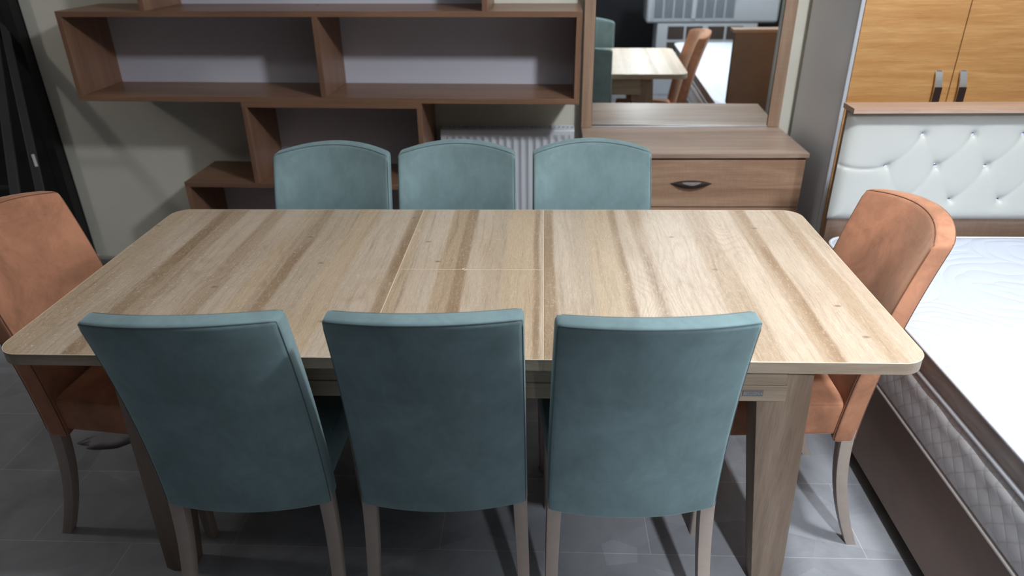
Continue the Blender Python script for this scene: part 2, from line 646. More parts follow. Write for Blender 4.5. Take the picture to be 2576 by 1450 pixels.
quadbox('floor', (-4.6, 3.7, -3.3, 2.35, -0.1, 0.0), m_floor)
quadbox('ceiling', (-4.6, 3.7, -3.3, 2.35, 2.75, 2.85), m_ceil)
wb = box('wall_back', (-0.355, 5.5, 0, 0.15, 0, 2.75), m_wall, bev=0)
wb.location = (-1.8, 2.05, 0)
wb.rotation_euler = (0, 0, -0.014)
struct(wb)
struct(box('wall_back_dark', (-4.6, -2.16, 2.06, 2.2, 0, 2.75), m_wall_dark, bev=0)).name = 'wall_back'
quadbox('wall_left', (-4.7, -4.6, -3.3, 2.35, 0, 2.75), m_wall_dark)
quadbox('wall_right', (3.7, 3.8, -3.3, 2.35, 0, 2.75), m_wall)
quadbox('wall_front', (-4.6, 3.7, -3.4, -3.3, 0, 2.75), m_wall_dark)

# dark sliding door leaf left of the cream wall
d1 = thing('door_1', 'tall black door leaf at the left end of the cream wall', 'door')
del d1['label'], d1['category']
struct(d1)
box('door_panel', (-3.35, -2.20, 2.0, 2.035, 0.01, 2.3), m_black, d1)
box('door_stile', (-2.20, -2.155, 1.99, 2.045, 0.01, 2.3), m_black, d1)

# black frame leaning in the left corner
lf = thing('leaning_frame', 'black metal frame with dark grey uprights leaning in the left corner by the cream wall', 'frame', (-2.2, 1.6, 0))


def strut(name, a, b, w, t, mat, parent, org=(-2.2, 1.6, 0)):
    a, b = Vector(a) - Vector(org), Vector(b) - Vector(org)
    d = (b - a)
    ln = d.length
    bm = bx(bmesh.new(), -w / 2, w / 2, -t / 2, t / 2, 0, ln, 0.002)
    q = d.to_track_quat('Z', 'Y')
    bm.transform(Matrix.Translation(a) @ q.to_matrix().to_4x4())
    return obj(name, bm, mat, parent)


def ext(a, b, z):
    a, b = Vector(a), Vector(b)
    t = (z - a.z) / (b.z - a.z)
    return a + (b - a) * t


U1a, U1b = (-2.242, 1.95, 1.146), (-2.041 - .06, 1.62, 0.683)
U2a, U2b = (-2.20, 1.97, 1.145), (-2.010, 1.62, 0.588)
u1t, u1b = ext(U1a, U1b, 1.95), ext(U1a, U1b, 0.012)
u2t, u2b = ext(U2a, U2b, 1.93), ext(U2a, U2b, 0.012)
strut('upright', u1b, u1t, 0.035, 0.02, m_dgrey, lf)
strut('upright', u2b, u2t, 0.032, 0.02, m_dgrey, lf)
left3b, left3t = u1b + Vector((-0.75, 0, 0)), u1t + Vector((-0.75, 0, 0))
strut('upright', left3b, left3t, 0.035, 0.02, m_dgrey, lf)
for z in (0.60, 0.87):
    strut('crossbar', ext(left3b, left3t, z), ext(u1b, u1t, z), 0.02, 0.015, m_dgrey, lf)
p = ext(u2b, u2t, 0.68)
strut('catch', p + Vector((0.02, -0.02, -0.02)), p + Vector((0.005, 0.0, 0.03)), 0.012, 0.006, m_pipe, lf)

# heating pipes along the foot of the wall
for (yy, z, lab) in ((2.015, 0.055, 'white heating pipe along the foot of the cream wall, nearer the wall'),
                     (1.945, 0.018, 'white heating pipe lying on the floor in front of the other pipe')):
    bm = bmesh.new()
    tube(bm, [(-2.135, yy, z), (-1.8, yy - 0.004, z), (-1.46, yy - 0.008, z)], 0.013, 10)
    t = thing('heating_pipe', lab, 'pipe', (0, 0, 0), 0, 'heating pipes at the wall')
    obj('pipe', bm, m_pipe, t, smooth=True)
    bm = soft_box((0.02, 0.02, 0.018), 0.012, (2, 2, 2), 3, lambda p, yy=yy, z=z: p + Vector((-2.14, yy, z)))
    obj('elbow', bm, m_pipe, t, smooth=True)

# ------------------------------------------------------------------ shelf
SX, SY, SD = -1.778, 1.699, 0.32
shelf = thing('shelf_unit', 'tall brown stepped display shelf of stacked open boxes with pale back boards', 'shelf', (SX, SY, 0), -0.019, None, 0.008)
T = 0.022


def hb(name, x0, x1, z0, par=shelf):
    return box(name, (x0, x1, 0, SD, z0, z0 + T), m_walnut, par, 0.0012)


def vb(name, x0, z0, z1, par=shelf):
    return box(name, (x0, x0 + T, 0.0006, SD, z0, z1), m_walnut_v, par, 0.0012)


def bp(x0, x1, z0, z1):
    return box('back_panel', (x0 + T, x1 - T, SD - 0.012, SD - 0.006, z0, z1), m_backp, shelf, 0)


zA0, zA1, zB0, zC0 = 0.935, 1.292, 0.581, 0.23
hb('shelf_board', 0, 2.114, zA0)
hb('shelf_board', 0, 2.114, zA1 - T)
vb('side_panel', 0, zA0 + T, zA1 - T)
vb('side_panel', 2.114 - T, zA0 + T, zA1 - T)
vb('divider', 1.069 - T, zA0 + T, zA1 - T)
bp(0, 2.114, zA0 + T, zA1 - T)
hb('shelf_board', 0.70, 1.465, zA0 - T)
vb('side_panel', 0.70, zB0, zA0 - T)
vb('side_panel', 1.465 - T, zB0, zA0 - T)
bp(0.70, 1.465, zB0, zA0 - T)
hb('shelf_board', 0.377, 1.495, zB0 - T)
vb('side_panel', 0.377, zC0 + T, zB0 - T)
vb('side_panel', 1.495 - T, zC0 + T, zB0 - T)
hb('shelf_board', 0.377, 1.495, zC0)
bp(0.377, 1.495, zC0 + T, zB0 - T)
vb('side_panel', 0.70, 0.012, zC0)
vb('side_panel', 1.465 - T, 0.0, zC0)
bp(0.70, 1.465, 0.03, zC0)
vb('side_panel', 0.355, zA1, 1.65)
vb('side_panel', 1.747 - T, zA1, 1.65)
hb('shelf_board', 0.355, 1.747, 1.65)
bp(0.355, 1.747, zA1, 1.65)
bm = bmesh.new()
bmesh.ops.create_cone(bm, cap_ends=True, segments=16, radius1=0.006, radius2=0.006, depth=0.001, matrix=Matrix.Translation((1.0, 0.25, zA1 + 0.0006)))
obj('peg_hole', bm, m_black, shelf)

# ------------------------------------------------------------------ radiator
rad = thing('radiator', 'white ribbed panel radiator on the wall between shelf and dressing table', 'radiator', (-0.268, 1.905, 0), -0.014)
bm = bmesh.new()
RW, z0r, z1r = 0.605, 0.13, 0.752
ncol = int(RW / 0.0033)


def flute(x):
    t = (x % 0.0333) / 0.0333
    return 0.009 * (0.5 - 0.5 * math.cos(2 * math.pi * t)) ** 0.8


zs = [z0r, z0r + 0.025, z0r + 0.045, z1r - 0.045, z1r - 0.022, z1r - 0.006, z1r]
fac = [0, 0, 1, 1, 0, 0, 0]
grid = []
for z, f in zip(zs, fac):
    row = []
    for i in range(ncol + 1):
        x = RW * i / ncol
        e = 1.0 if 0.02 < x < RW - 0.02 else 0.0
        row.append(bm.verts.new((x, flute(x) * f * e + (0.004 if z == z1r else 0), z)))
    grid.append(row)
for r0, r1 in zip(grid, grid[1:]):
    for i in range(ncol):
        bm.faces.new([r0[i], r0[i + 1], r1[i + 1], r1[i]])
bk = [[bm.verts.new((x, 0.03, z)) for x in (0, RW)] for z in (z0r, z1r)]
bm.faces.new([bk[0][0], bk[0][1], bk[1][1], bk[1][0]])
bm.faces.new([g[0] for g in grid] + [bk[1][0], bk[0][0]])
bm.faces.new([g[-1] for g in grid] + [bk[1][1], bk[0][1]])
bm.faces.new(grid[-1] + [bk[1][1], bk[1][0]])
bm.faces.new(grid[0] + [bk[0][1], bk[0][0]])
obj('front_panel', bm, m_rad, rad)
bm = bmesh.new()
bx(bm, 0, RW, 0.0315, 0.036, z1r - 0.02, z1r + 0.001, 0.001)
bx(bm, 0, RW, 0.078, 0.083, z1r - 0.02, z1r + 0.001, 0.001)
for i in range(31):
    x = 0.004 + i * (RW - 0.011) / 30
    bx(bm, x, x + 0.003, 0.036, 0.078, z1r - 0.006, z1r, 0)
obj('top_grille', bm, m_rad, rad)
box('rear_panel', (0.01, RW - 0.01, 0.078, 0.095, z0r, z1r - 0.01), m_rad, rad)
bm = soft_box((0.018, 0.018, 0.028), 0.012, (2, 2, 2), 3, lambda p: p + Vector((RW + 0.018, 0.05, z0r + 0.04)))
obj('valve', bm, m_pipe, rad, smooth=True)

# ------------------------------------------------------------------ dressing table with mirror
dr = thing('dressing_table', 'brown wooden dressing table with tall mirror and dark crescent handle', 'dressing table', (0.37, 1.53, 0))
DW = 0.886
box('body', (0.004, DW - 0.004, 0.022, 0.44, 0.0, 0.731), m_dress, dr)
box('top_board', (0, DW, 0, 0.445, 0.732, 0.75), m_dress_top, dr, 0.001)


def crescent_handle(par, cx, z, y):
    bm = bmesh.new()
    n = 24
    rows = []
    for i in range(n + 1):
        t = -1 + 2 * i / n
        w = max(0.0015, 0.017 * (1 - abs(t) ** 2.2))
        x = cx + t * 0.083
        out = 0.002 + 0.020 * (1 - t * t)
        zc = z - 0.004 * (1 - t * t)
        rows.append([bm.verts.new((x, y, zc - w * 0.75)), bm.verts.new((x, y - out * 0.75, zc - w * 0.7)),
                     bm.verts.new((x, y - out, zc - w * 0.1)), bm.verts.new((x, y - out * 0.8, zc + w * 0.7)), bm.verts.new((x, y, zc + w))])
    for a, b in zip(rows, rows[1:]):
        for q in range(4):
            bm.faces.new([a[q], a[q + 1], b[q + 1], b[q]])
        bm.faces.new([a[4], a[0], b[0], b[4]])
    bm.faces.new(rows[0])
    bm.faces.new(rows[-1])
    h = obj('handle', bm, m_handle_dk, par, smooth=True)
    h['label'] = 'dark crescent handle'
    bm = bmesh.new()
    rows = []
    for i in range(13):
        t = -0.45 + 0.9 * i / 12
        w = 0.017 * (1 - abs(t) ** 2.2)
        out = 0.002 + 0.020 * (1 - t * t)
        zc = z - 0.004 * (1 - t * t)
        e = 1 - (t / 0.47) ** 2
        lo = zc + w * (0.72 - 0.6 * e)
        rows.append([bm.verts.new((cx + t * 0.083, y - out * (1.0 if 1 else 1) * (0.8 + 0.18 * e) - 0.0012, lo)),
                     bm.verts.new((cx + t * 0.083, y - out * 0.72 - 0.001, zc + w * 0.8))])
    for a, b in zip(rows, rows[1:]):
        bm.faces.new([a[0], a[1], b[1], b[0]])
    bmesh.ops.solidify(bm, geom=bm.faces, thickness=0.0006)
    obj('lit_top_strip', bm, m_silver, par, smooth=True)  # silver strip stands in for the light on the handle's upper face


for k, (za, zb) in enumerate(((0.525, 0.722), (0.322, 0.520), (0.09, 0.317))):
    d = box('drawer', (0.006, DW - 0.010, 0.003, 0.0215, za, zb), m_dress, dr, 0.001)
    crescent_handle(d, 0.431, (za + zb) / 2 + 0.002, 0.003)
box('mirror_frame', (0.0, 0.046, 0.42, 0.448, 0.7505, 1.95), m_dress_v, dr, 0.001)
box('mirror_frame', (DW - 0.052, DW, 0.42, 0.448, 0.7505, 1.95), m_dress_v, dr, 0.001)
box('mirror_frame', (0.0465, DW - 0.0525, 0.42, 0.448, 1.90, 1.95), m_dress_top, dr, 0.001)
mg = box('mirror', (-0.391, 0.391, -0.003, 0.003, 0.0, 1.146), m_mirror, dr, 0)
mg.location = (0.0465 + 0.3935, 0.436, 0.753)
mg.rotation_euler = (0.0105, 0, -0.022)
mg['label'] = 'tall plain mirror glass'
box('mirror_sill', (0.0465, DW - 0.0525, 0.420, 0.427, 0.7502, 0.7555), m_silver, dr, 0.0005)

# ------------------------------------------------------------------ wardrobe
wr = thing('wardrobe', 'tall wardrobe with grey side and orange bamboo-look doors behind the headboard', 'wardrobe', (1.317, 1.48, 0))
box('side_panel', (0, 0.018, 0.006, 0.48, 0, 2.15), m_grey, wr, 0.001)
box('side_panel', (1.57, 1.588, 0.006, 0.48, 0, 2.15), m_grey, wr, 0.001)
box('edge_trim', (-0.002, 0.012, -0.013, 0.0055, 0.0, 2.15), m_trim, wr, 0.002)
box('back_panel', (0.018, 1.57, 0.47, 0.476, 0.02, 2.15), m_grey, wr, 0)
box('top_board', (0.018, 1.57, 0.02, 0.47, 2.13, 2.15), m_grey, wr)
box('plinth', (0.018, 1.57, 0.01, 0.03, 0, 0.07), m_bamboo, wr)


def strap_handle(par, x, zlo, zhi, y):
    bm = bmesh.new()
    n = 18
    rings = []
    for i in range(n + 1):
        t = i / n
        out = 0.006 + 0.026 * math.sin(math.pi * t) ** 0.7
        z = zlo + (zhi - zlo) * t
        w = 0.012
        rings.append([Vector((x - w, y - out, z)), Vector((x + w, y - out, z)), Vector((x + w, y - out + 0.007, z)), Vector((x - w, y - out + 0.007, z))])
    t_ = loft(rings)
    me = bpy.data.meshes.new('t')
    t_.to_mesh(me)
    t_.free()
    bm.from_mesh(me)
    bpy.data.meshes.remove(me)
    bx(bm, x - 0.011, x + 0.011, y - 0.008, y, zhi - 0.012, zhi, 0.001)
    bx(bm, x - 0.011, x + 0.011, y - 0.008, y, zlo, zlo + 0.012, 0.001)
    h = obj('handle', bm, m_silver, par)
    box('handle_reflection', (x - 0.0125, x + 0.0125, y - 0.0335, y - 0.0325 + 0.004, zlo + 0.03, zhi - 0.055), m_handle_dk, h, 0)  # dark strip imitates the reflection on the lower half of the bar
    return h


for x0, x1, hx in ((0.014, 0.376, 0.322), (0.380, 0.770, 0.409), (0.774, 1.164, 1.12), (1.168, 1.57, 1.21)):
    d = box('door', (x0, x1, -0.012, 0.0055, 0.075, 2.13), m_bamboo, wr, 0.001)
    strap_handle(d, hx, 0.90, 1.08, -0.012)

# ------------------------------------------------------------------ bed
bed = thing('bed', 'brown double bed base with white button-tufted headboard', 'bed', (1.1888, -1.2548, 0.0597))
bed.scale = (0.962, 0.962, 0.962)
BL, BW = 2.435, 1.58
box('side_board', (0, 0.018, 0.0, BL - 0.0, 0.0, 0.302), m_brown, bed)
box('side_board', (BW - 0.018, BW, 0.0, BL, 0.0, 0.302), m_brown, bed)
box('foot_board', (0.018, BW - 0.018, 0, 0.018, 0.0, 0.302), m_brown, bed)
box('slat_deck', (0.018, BW - 0.018, 0.018, BL, 0.28, 0.30), m_brown, bed)
for fx, fy in ((0.04, 0.04), (BW - 0.10, 0.04), (0.04, 1.6), (BW - 0.10, 1.6)):
    box('foot', (fx, fx + 0.06, fy, fy + 0.06, -0.0621, 0.0), m_black, bed)
hbd = box('headboard', (0.0, BW, BL + 0.002, BL + 0.024, -0.0621, 1.005), m_hbwood, bed)
box('headboard_back', (0.0, BW, BL + 0.0245, BL + 0.030, 0.02, 1.005), m_brown, hbd)
HY = BL + 0.002
cap = box('cap_rail', (-0.012, BW + 0.012, HY - 0.064, HY + 0.028, 1.0055, 1.0225), m_cap, hbd, 0.001)
# tufted cushion: height field over x, z
CX0, CX1, CZ0, CZ1 = -0.004, BW, 0.612, 0.996
rows_b = [(0.923, [1.484 + 0.166 * k for k in range(8)]), (0.812, [1.386 + 0.169 * k for k in range(9)]),
          (0.688, [1.465 + 0.168 * k for k in range(8)])]
B1, B2, B3 = [[(x - 1.228, z) for x in xs if x < 2.78] for z, xs in rows_b]
segs = []
for (x, z) in B1:
    for (x2, z2) in B2:
        if abs(x2 - x) < 0.12:
            segs.append(((x, z), (x2, z2), 1.0))
    segs.append(((x, z), (x + 0.006, CZ1), 0.35))
for (x, z) in B3:
    for (x2, z2) in B2:
        if abs(x2 - x) < 0.125:
            segs.append(((x, z), (x2, z2), 1.0))
    segs.append(((x, z), (x, CZ0), 0.15))
segs.append((B2[0], (CX0, 0.815), 0.9))
segs.append((B2[-1], (CX1, 0.815), 0.9))
btns = B1 + B2 + B3


def sdist(px, pz, a, b):
    ax, az = a
    dx, dz = b[0] - ax, b[1] - az
    t = max(0, min(1, ((px - ax) * dx + (pz - az) * dz) / (dx * dx + dz * dz)))
    # a slight sag in the fold
    return math.hypot(px - ax - t * dx, pz - az - t * dz + 0.010 * math.sin(math.pi * t))


def tuft(x, z):
    e = min(x - CX0, CX1 - x, z - CZ0, CZ1 - z)
    rim = 1 - math.exp(-max(e, 0) / 0.014)
    h = 0.026 * rim
    for a, b, s in segs:
        if min(a[0], b[0]) - 0.08 < x < max(a[0], b[0]) + 0.08:
            d = sdist(x, z, a, b)
            h -= s * 0.0085 * math.exp(-d / 0.0055)
    for bxx, bz in btns:
        r = math.hypot(x - bxx, z - bz)
        if r < 0.1:
            h -= 0.013 * math.exp(-(r / 0.022)) * rim
    return max(h, 0.0008)


bm = bmesh.new()
NX, NZ = 300, 76
g = [[bm.verts.new((CX0 + (CX1 - CX0) * i / NX, HY - tuft(CX0 + (CX1 - CX0) * i / NX, CZ0 + (CZ1 - CZ0) * j / NZ), CZ0 + (CZ1 - CZ0) * j / NZ)) for i in range(NX + 1)] for j in range(NZ + 1)]
for j in range(NZ):
    for i in range(NX):
        bm.faces.new([g[j][i], g[j][i + 1], g[j + 1][i + 1], g[j + 1][i]])
cush = obj('headboard_cushion', bm, m_leather, hbd, smooth=True)
for (x, z) in btns:
    if x < 0.78:
        bm = bmesh.new()
        bmesh.ops.create_uvsphere(bm, u_segments=14, v_segments=9, radius=0.0115)
        for v in bm.verts:
            v.co.y *= 0.6
        bm.transform(Matrix.Translation((x, HY - tuft(x, z) - 0.003, z)))
        bt = obj('button', bm, m_crystal, hbd, smooth=False)
for b in [c for c in hbd.children if c.name.startswith('button')]:
    b['label'] = 'silver crystal button'

# ------------------------------------------------------------------ mattress
mt = thing('mattress', 'thick white quilted mattress lying on the brown bed base', 'mattress', (1.1734, -1.2451, 0.3516))
mt.scale = (0.962, 0.962, 0.962)
MW, ML = 1.585, 2.395


def rrect(inset, z, rad=0.07, seg=8):
    x0, x1, y0, y1 = inset, MW - inset, inset, ML - inset
    out = []
    r = max(rad - inset, 0.02)
    for cx, cy, a0 in ((x1 - r, y1 - r, 0), (x0 + r, y1 - r, 90), (x0 + r, y0 + r, 180), (x1 - r, y0 + r, 270)):
        for i in range(seg + 1):
            a = math.radians(a0 + 90 * i / seg)
            out.append(Vector((cx + r * math.cos(a), cy + r * math.sin(a), z)))
    # extra points along the long sides
    res = []
    n = len(out)
    for i in range(n):
        a, b = out[i], out[(i + 1) % n]
        res.append(a)
        m = int((b - a).length / 0.02)
        for k in range(1, m):
            res.append(a + (b - a) * k / m)
    return res


# same point count on every ring: derive them all from one ring by scaling about the centre line
base_ring = rrect(0.0, 0.0)
cen = Vector((MW / 2, ML / 2, 0))


def ring_at(inset, z, wav=0.0):
    out = []
    for i, p in enumerate(base_ring):
        nx = 0.0
        d = p - cen
        ix = inset + wav * math.sin(i * 0.9 + z * 60) * 0.5
        q = Vector((p.x - math.copysign(ix, d.x) * min(1, abs(d.x) / (MW / 2 - 0.07)) ** 8 if abs(d.x) > 0.3 else p.x,
                    p.y - math.copysign(ix, d.y) * min(1, abs(d.y) / (ML / 2 - 0.07)) ** 8 if abs(d.y) > 0.3 else p.y, z + wav * 0.4 * math.sin(i * 0.7)))
        out.append(q)
    return out


prof = [(0.020, 0.001, 0), (0.010, 0.006, 0), (0.006, 0.02, 0), (0.000, 0.045, 0), (-0.002, 0.08, 0), (-0.003, 0.11, 0.0), (0.000, 0.125, 0.003),
        (0.002, 0.142, 0.004), (0.012, 0.158, 0.001), (0.022, 0.165, 0)]
bm = loft([ring_at(a, z, w) for a, z, w in prof])
smooth_by_angle(obj('side_panel', bm, m_qside, mt, smooth=True), 60)
prof2 = [(0.022, 0.166, 0), (0.012, 0.176, 0), (0.014, 0.186, 0), (0.015, 0.195, 0.004), (0.008, 0.207, 0.006), (0.012, 0.219, 0.004), (0.018, 0.226, 0.0),
         (0.012, 0.236, 0), (0.006, 0.246, 0)]
bm = loft([ring_at(a, z, w) for a, z, w in prof2])
m_band = plain('pillow_top_band', srgb(206, 198, 194), 0.7, 0, 0.05, 30)
smooth_by_angle(obj('pillow_top', bm, m_band, mt, smooth=True), 60)
prof3 = [(0.006, 0.247, 0), (0.010, 0.252, 0), (0.025, 0.2555, 0), (0.06, 0.2575, 0)]
rings3 = [ring_at(a, z, w) for a, z, w in prof3]
# the puffy top: a grid inset, domed
bm = bmesh.new()
R = [[bm.verts.new(p) for p in r] for r in rings3]
n = len(R[0])
for a, b in zip(R, R[1:]):
    for q in range(n):
        bm.faces.new([a[q], a[(q + 1) % n], b[(q + 1) % n], b[q]])
bm.faces.new(R[-1])
obj('top_panel', bm, m_quilt, mt, smooth=True)
for z, ins, r, mm in ((0.248, 0.004, 0.006, m_piping_w), (0.172, 0.009, 0.006, m_piping_w), (0.006, 0.006, 0.0055, m_band)):
    bm = bmesh.new()
    tube(bm, ring_at(ins, z), r, 8, True)
    obj('piping', bm, mm, mt, smooth=True)

# ------------------------------------------------------------------ dining table
tb = thing('dining_table', 'large light oak extending dining table with rounded corners and two centre leaves', 'table', (0, 0, 0))
TD, TZ0, TZ1 = 0.877, 0.7295, 0.76
xl, xr = -0.185, 0.2


def top_outline(x0, x1, left_round, right_round, r=0.055):
    pts = []

    def arc(cx, cy, a0):
        for i in range(11):
            a = math.radians(a0 + 9 * i)
            pts.append((cx + r * math.cos(a), cy + r * math.sin(a)))
    if right_round:
        arc(x1 - r, TD - r, 0)
    else:
        pts.append((x1, TD))
    if left_round:
        arc(x0 + r, TD - r, 90)
        arc(x0 + r, r, 180)
    else:
        pts.extend([(x0, TD), (x0, 0)])
    if right_round:
        arc(x1 - r, r, 270)
    else:
        pts.append((x1, 0))
    return pts


def slab(pts, z0, z1, ch=0.0012):
    def inset(k):
        c = Vector((sum(p[0] for p in pts) / len(pts), sum(p[1] for p in pts) / len(pts)))
        out = []
        for p in pts:
            v = Vector(p)
            out.append((v.x - math.copysign(k, v.x - c.x), v.y - math.copysign(k, v.y - c.y)))
        return out
    return loft([[Vector((*p, z0)) for p in pts], [Vector((*p, z1 - ch)) for p in pts], [Vector((*p, z1)) for p in inset(ch)]])


def table_part(name, pts, mat):
    """deck in laminate, the edge band a sub-part"""
    o = obj(name, slab(pts, TZ0 + 0.002, TZ1), mat, tb)
    me = o.data
    me.materials.append(m_edge)
    for p in me.polygons:
        if abs(p.normal.z) < 0.3:
            p.material_index = 1
    return o


table_part('table_top', top_outline(-1, xl - 0.001, True, False), m_top)
table_part('table_top', top_outline(xr + 0.001, 1, False, True), m_top_r)
table_part('extension_leaf', [(xr - 0.001, 0.433), (xl + 0.001, 0.433), (xl + 0.001, 0.0), (xr - 0.001, 0.0)], m_leaf)
table_part('extension_leaf', [(xr - 0.001, TD), (xl + 0.001, TD), (xl + 0.001, 0.435), (xr - 0.001, 0.435)], m_leaf)
for x in (xl, xr):
    box('joint_strip', (x - 0.0011, x + 0.0011, 0.0015, TD - 0.0015, TZ0 + 0.003, TZ1 - 0.0001), m_joint, tb, 0)
box('joint_strip', (xl + 0.002, xr - 0.002, 0.4329, 0.4351, TZ0 + 0.003, TZ1 - 0.0001), m_joint, tb, 0)
# highlight along the top edge, put in as a pale tube
bm = bmesh.new()
tube(bm, [(x, y, TZ1 - 0.0009) for x, y in top_outline(-1, 1, True, True)], 0.0010, 6, True)
obj('edge_highlight', bm, m_joint, tb, smooth=True)
bm = bmesh.new()
tube(bm, [(-0.009 + 0.006 * math.cos(a * math.pi / 10), 0.434 + 0.006 * math.sin(a * math.pi / 10), TZ1 + 0.0006) for a in range(20)], 0.001, 5, True)
obj('leaf_latch', bm, m_joint, tb)
# apron
AY0, AY1 = 0.040, 0.837
bm = bmesh.new()
bx(bm, -0.728, 0.728, AY0 + 0.0025, AY0 + 0.018, 0.6715, TZ0 - 0.001)
bx(bm, -0.733, 0.733, AY0, AY0 + 0.018, 0.63, 0.671)
obj('apron', bm, m_apron, tb)
bm = bmesh.new()
bx(bm, -0.728, 0.728, AY1 - 0.018, AY1 - 0.0025, 0.6715, TZ0 - 0.001)
bx(bm, -0.733, 0.733, AY1 - 0.018, AY1, 0.63, 0.671)
obj('apron', bm, m_apron, tb)
for s in (-1, 1):
    bm = bmesh.new()
    bx(bm, *(sorted((s * 0.735, s * 0.755))), AY0 + 0.08, AY1 - 0.08, 0.63, TZ0 - 0.001)
    obj('apron', bm, m_apron, tb)
box('runner', (-0.60, 0.60, 0.30, 0.34, 0.69, TZ0 - 0.002), m_apron, tb)
box('runner', (-0.60, 0.60, 0.54, 0.58, 0.69, TZ0 - 0.002), m_apron, tb)


def table_leg(sx, yy, sy):
    """big tapered leg, splayed outwards, its outer corner well rounded"""
    rings = []
    for k in range(9):
        t = k / 8
        z = (TZ0 - 0.001) * (1 - t)
        xi = 0.662 + (0.757 - 0.662) * t
        xo = 0.807 + (0.848 - 0.807) * t
        yo = 0.052 + (0.085 - 0.052) * t
        yi = yo + 0.095 - 0.035 * t
        ring = []
        r = 0.048 - 0.012 * t
        c = 0.003
        # corners in local (x outwards, y from outer face inwards)
        for cx, cy, rr, a0 in ((xo - r, yo + r, r, 270), (xo - c, yi - c, c, 0), (xi + c, yi - c, c, 90), (xi + c, yo + c, c, 180)):
            for i in range(3):
                a = math.radians(a0 + 45 * i)
                ring.append((cx + rr * math.cos(a), cy + rr * math.sin(a)))
        out = []
        for x, y in ring:
            wy = y if sy > 0 else TD - y
            out.append(Vector((sx * x, wy, z)))
        rings.append(out)
    o = obj('leg', loft(rings), m_tleg, tb)
    return smooth_by_angle(o, 35)


for sx in (-1, 1):
    for sy in (1, -1):
        table_leg(sx, 0, sy)
# maker's badge
bd = box('badge', (0.637, 0.681, AY0 - 0.0025, AY0 - 0.0002, 0.6455, 0.6605), plain('badge_frame', srgb(104, 102, 102), 0.45, 0.0), tb, 0.0006)
bd.location = (0.0, 0, 0)
bd['label'] = 'small grey metal badge'
fc = bpy.data.curves.new('badge_text', 'FONT')
fc.body = 'BELLONA'
fc.size = 0.0098
fc.extrude = 0.0003
fc.align_x = 'CENTER'
fc.align_y = 'CENTER'
fo = bpy.data.objects.new('tmp_text', fc)
COL.objects.link(fo)
bpy.context.view_layer.update()
dg = bpy.context.evaluated_depsgraph_get()
tme = bpy.data.meshes.new_from_object(fo.evaluated_get(dg))
bpy.data.objects.remove(fo)
lt = link('lettering', tme, plain('badge_letters', srgb(190, 190, 192), 0.3, 0.8), bd)
lt.location = (0.659, AY0 - 0.0029, 0.653)
lt.rotation_euler = (math.radians(90), 0, 0)


# ------------------------------------------------------------------ chairs
HX, HYB, HZB = 0.193, 0.026, 0.2825
RB = 0.013


def back_map(p):
    """box space -> the curved, leaning backrest"""
    u = p.x / HX
    v = (p.z + HZB) / (2 * HZB)
    wdt = 1.02 + (0.99 - 1.02) * v
    k = max(0.0, 1 - u * u)
    rear = 0.22 + 0.035 * v + 0.075 * v * v
    bow = 0.022 + 0.037 * v
    z = 0.355 + 0.565 * v + 0.023 * k * max(0, v) ** 5 - 0.010 * k * max(0, 1 - v) ** 6
    thick = 1.0 + 0.15 * (1 - v)
    return Vector((p.x * wdt, (p.y - HYB) * thick + rear + bow * k, z))


def back_surf(x, y, z):
    return back_map(rround((x, y, z), (HX, HYB, HZB), RB))


def make_chair(kind):
    fab, seam = (m_teal, m_teal_seam) if kind == 'teal' else (m_orange, m_orange_seam)
    t = thing('dining_chair', '', 'chair')
    bm = soft_box((HX, HYB, HZB), RB, (16, 2, 20), 4, back_map)
    b = obj('backrest', bm, fab, t, smooth=True)
    for yy in (HYB, -HYB):
        path = []
        for i in range(25):
            path.append(back_surf(-HX, yy, -HZB + 0.004 + (2 * HZB - 0.004) * i / 24))
        for i in range(1, 24):
            path.append(back_surf(-HX + 2 * HX * i / 24, yy, HZB))
        for i in range(25):
            path.append(back_surf(HX, yy, HZB - (2 * HZB - 0.004) * i / 24))
        bm = bmesh.new()
        tube(bm, path, 0.0016, 5)
        obj('piping', bm, seam, b, smooth=True)

    def seat_map(p):
        u, w = p.x / 0.195, p.y / 0.18
        wd = 0.98 - 0.05 * w
        k = max(0, (1 - u * u)) * max(0, (1 - w * w))
        top = max(0, p.z / 0.05)
        return Vector((p.x * wd, p.y + 0.005, 0.42 + p.z + 0.016 * k * top))
    bm = soft_box((0.195, 0.18, 0.05), 0.014, (10, 10, 3), 4, seat_map)
    s = obj('seat', bm, fab, t, smooth=True)
    path = []
    h = (0.195, 0.18, 0.05)
    cs = [(-1, 1), (-1, -1), (1, -1), (1, 1)]
    for (ax, ay), (cx, cy) in zip(cs, cs[1:] + cs[:1]):
        for i in range(12):
            f = i / 12
            path.append(seat_map(rround(((ax + (cx - ax) * f) * h[0], (ay + (cy - ay) * f) * h[1], h[2]), h, 0.014)))
    bm = bmesh.new()
    tube(bm, path, 0.0022, 5, True)
    obj('piping', bm, fab, s, smooth=True)
    for sx in (-1, 1):
        # sabre rear leg
        rings = []
        for k in range(13):
            q = k / 12
            z = 0.40 * (1 - q)
            y = 0.201 - 0.006 * math.sin(math.pi * q) + 0.078 * q ** 1.9
            x = sx * (0.178 + 0.012 * q)
            hh = 0.0175 - 0.004 * q
            rings.append(rect_ring(x, y, z, hh, 0.0165 - 0.0025 * q, 0.0025, 2))
        smooth_by_angle(obj('leg', loft(rings), m_chair_leg, t), 30)
        rings = []
        for k in range(9):
            q = k / 8
            z = 0.376 * (1 - q)
            hh = 0.020 - 0.006 * q
            rings.append(rect_ring(sx * (0.170 - 0.002 * q), -0.150 - 0.004 * q, z, hh, hh, hh * 0.45, 4))
        smooth_by_angle(obj('leg', loft(rings), m_chair_leg, t), 30)
    return t


